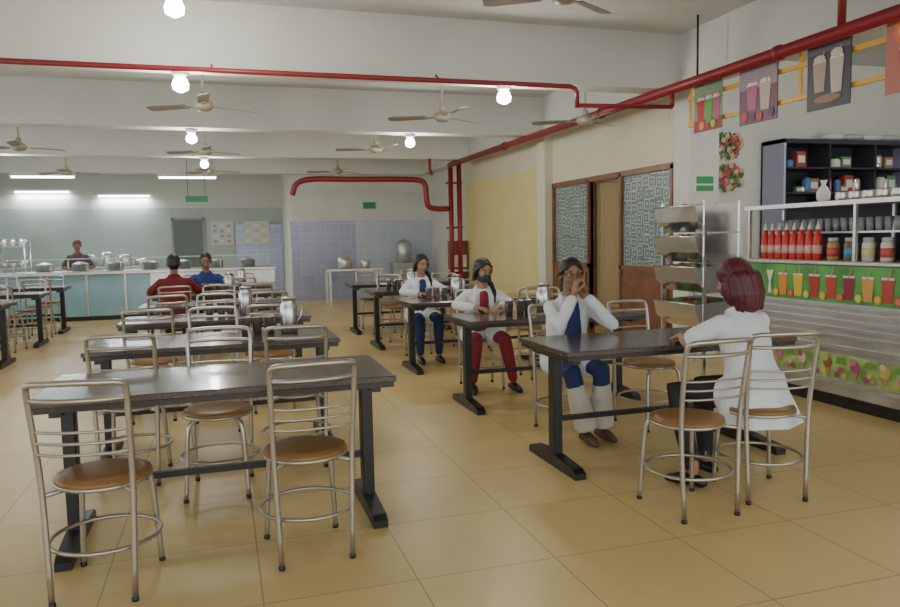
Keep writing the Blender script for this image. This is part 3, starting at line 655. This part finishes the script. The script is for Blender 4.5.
    if flare:
        vs=[];fs=[];n=24
        R3=[(.10,.165,.13,0),(0,.195,.155,0),(-.06,.215,.17,-.01),(-.13,.235,.18,-.03),(-.17,.245,.19,-.04)]
        for t,a,b,o in R3:
            for i in range(n):
                th=2*math.pi*i/n; wv=1+(.05*math.sin(th*7) if t<0 else 0); vs.append(pel+V((math.cos(th)*a*wv,math.sin(th)*b*wv+o,t)))
        for k in range(len(R3)-1):
            for i in range(n): fs.append([k*n+i,k*n+(i+1)%n,(k+1)*n+(i+1)%n,(k+1)*n+i])
        fs.append(list(range(n-1,-1,-1))); fs.append(list(range((len(R3)-1)*n,len(R3)*n))); C.add(vs,fs,coat)
    remesh(C,.011,0,coat,D,5)
    tilt=M.Rotation(-lean,3,'X')
    if shirt is not coat:
        SH=MB(); SH.ell(sp(.385,.036),(.062,.058,.070),shirt,tilt,16,12); SH.ell(sp(.17,.072),(.078,.062,.27),shirt,tilt,18,14); remesh(SH,.008,0,shirt,D,3)
        for s in (-1,1): D.tube([sp(.45,.02)+V((s*.058,0,0)),sp(.40,.080)+V((s*.07,0,0)),sp(.34,.108)+V((s*.073,0,0)),sp(.24,.108)+V((s*.070,0,0))],[.012,.018,.018,.006],coat,8,flat=(V((0,1,0)),.5,1.2),round_=True)
    nb=sp(.45)
    D.tube([nb+tw@V((math.cos(a*.3927)*.062,math.sin(a*.3927)*.055,-.022*math.sin(a*.3927))) for a in (range(16) if shirt is coat else [6.5,7,8,9,10,11,12,13,14,15,16,17,17.5])],.014,coat,8,closed=(shirt is coat))
    H=(M.Rotation(yaw,3,'Z')@M.Rotation(-pitch,3,'X')); hc=sp(.47)+V((0,math.sin(lean)*.10,.135 if lean<.35 else .12))
    S.tube([sp(.42),nb+V((0,0,.02)),hc+H@V((0,-.02,-.045))],[.05,.045,.045],SK,12,round_=True)
    head(S,D,H,hc,skin,hair,style,mask,glasses)
    remesh(S,.0045,0,skin,D,2)
    return D.obj(name,loc,rz)
person('seated_woman_in_white_coat',(2.76,3.35,0),.12,lean=.28,yaw=.35,pitch=.2,coat=COAT,shirt=COAT,pants=mat('black_trousers',(.02,.02,.025),.7),hair=RHAIR,style='long',flare=True,thigh=.3,
  arms=[((-.27,.22,.80),(-.12,.42,.79)),((.25,.24,.80),(.08,.44,.79))],palms=[(0,0,-1),(0,0,-1)],curl=.25,short=True,
  knees=[(-.24,.34,.50),(.02,.40,.50)],ankles=[(-.30,.12,.09),(-.06,.28,.09)])
person('seated_woman_in_white_coat',(2.30,4.72,0),pi,lean=.20,yaw=-.15,pitch=.12,skin=SK2,pants=NAVY,pants2=mat('cream_salwar',(.6,.58,.5),.8,bump=.5,bscale=12,bdist=.03),style='pony',glasses=True,shoe=mat('sandal_brown',(.12,.06,.04),.6),
  arms=[((-.20,.32,.80),(-.045,.225,1.0)),((.20,.32,.80),(.045,.225,1.0))],palms=[(.9,0,0),(-.9,0,0),(.25,-.1,1),(-.25,-.1,1)],curl=.55,
  knees=[(-.11,.32,.50),(.10,.30,.50)],ankles=[(-.17,.22,.09),(-.02,.28,.09)])
MG=mat('magenta_trousers',(.28,.03,.05),.8,bump=.4,bscale=10,bdist=.03)
person('seated_woman_in_white_coat',(2.28,6.48,0),pi-.1,lean=.34,yaw=.25,pitch=.2,skin=SK,pants=MG,shirt=MG,style='braid',mask=mat('face_mask',(.035,.04,.055),.8),hz=.52,
  arms=[((-.24,.22,.80),(-.10,.38,.79)),((.26,.18,.80),(.12,.40,.79))],palms=[(0,0,-1),(0,0,-1)],curl=.3,
  knees=[(-.14,.36,.50),(.12,.36,.50)],ankles=[(-.26,.22,.09),(.12,.20,.09)])
person('seated_woman_in_white_coat',(2.22,8.42,0),pi,lean=.25,yaw=.1,pitch=.2,skin=SK,pants=NAVY,style='braid',hz=.52,
  arms=[((-.25,.18,.80),(-.10,.38,.79)),((.25,.18,.80),(.10,.38,.79))],palms=[(0,0,-1),(0,0,-1)],curl=.3)
RS=mat('red_shirt',(.17,.012,.015),.8); BS=mat('blue_shirt',(.025,.055,.22),.8)
person('seated_man_in_red_shirt',(-.55,9.6,0),0.05,lean=.15,skin=SK2,coat=RS,shirt=RS,pants=BLACK,style='short',short=True,fem=False,hz=.56,
  arms=[((-.30,.16,.80),(-.14,.36,.80)),((.30,.16,.80),(.14,.36,.80))],palms=[(0,0,-1),(0,0,-1)],curl=.3)
person('seated_man_in_blue_shirt',(-.2,10.77,0),pi,lean=.2,pitch=.3,skin=SK2,coat=BS,shirt=BS,pants=BLACK,style='short',short=True,fem=False,hz=.56,
  arms=[((-.30,.16,.80),(-.14,.36,.80)),((.30,.16,.80),(.14,.36,.80))],palms=[(0,0,-1),(0,0,-1)],curl=.3)
WS=mat('worker_shirt',(.12,.08,.08),.8)
person('kitchen_worker',(-2.75,16.5,0),pi+.2,lean=.12,pitch=.5,skin=SK2,coat=WS,shirt=WS,pants=BLACK,hair=mat('maroon_cap',(.20,.05,.05),.7),style='short',short=True,fem=False,sit=False,hz=.80,
  arms=[((-.27,.08,.97),(-.14,.30,.95)),((.27,.08,.97),(.14,.30,.95))],curl=.4)
# ---------------------------------------------------------------- world, lights
w=bpy.data.worlds.new('w'); scn.world=w; w.use_nodes=True; bg=w.node_tree.nodes['Background']; bg.inputs[0].default_value=(.93,.96,1,1); bg.inputs[1].default_value=2.8
point('kiosk_fill',(6.0,5.0,3.3),32,.15,(1,.97,.9)); point('inner_light',(5.7,9.2,2.8),4,.1)  # kiosk point lamp is added fill, no fixture belongs to it
# ---------------------------------------------------------------- camera
f=740;th=math.atan(228/740);p=math.atan(65/740);r=.02
s,c=math.sin(th),math.cos(th);sp,cp=math.sin(p),math.cos(p)
R0=V((c,-s,0));F=V((s*cp,c*cp,-sp));U0=V((s*sp,c*sp,cp))
R=R0*math.cos(r)-U0*math.sin(r);U=R0*math.sin(r)+U0*math.cos(r)
cam=bpy.data.cameras.new('camera'); cam.lens=f/900*36; cam.sensor_width=36; cam.clip_end=100
co=bpy.data.objects.new('camera',cam); COL.objects.link(co)
mw=M(((R.x,U.x,-F.x,0),(R.y,U.y,-F.y,0),(R.z,U.z,-F.z,1.4),(0,0,0,1))); co.matrix_world=mw
scn.camera=co
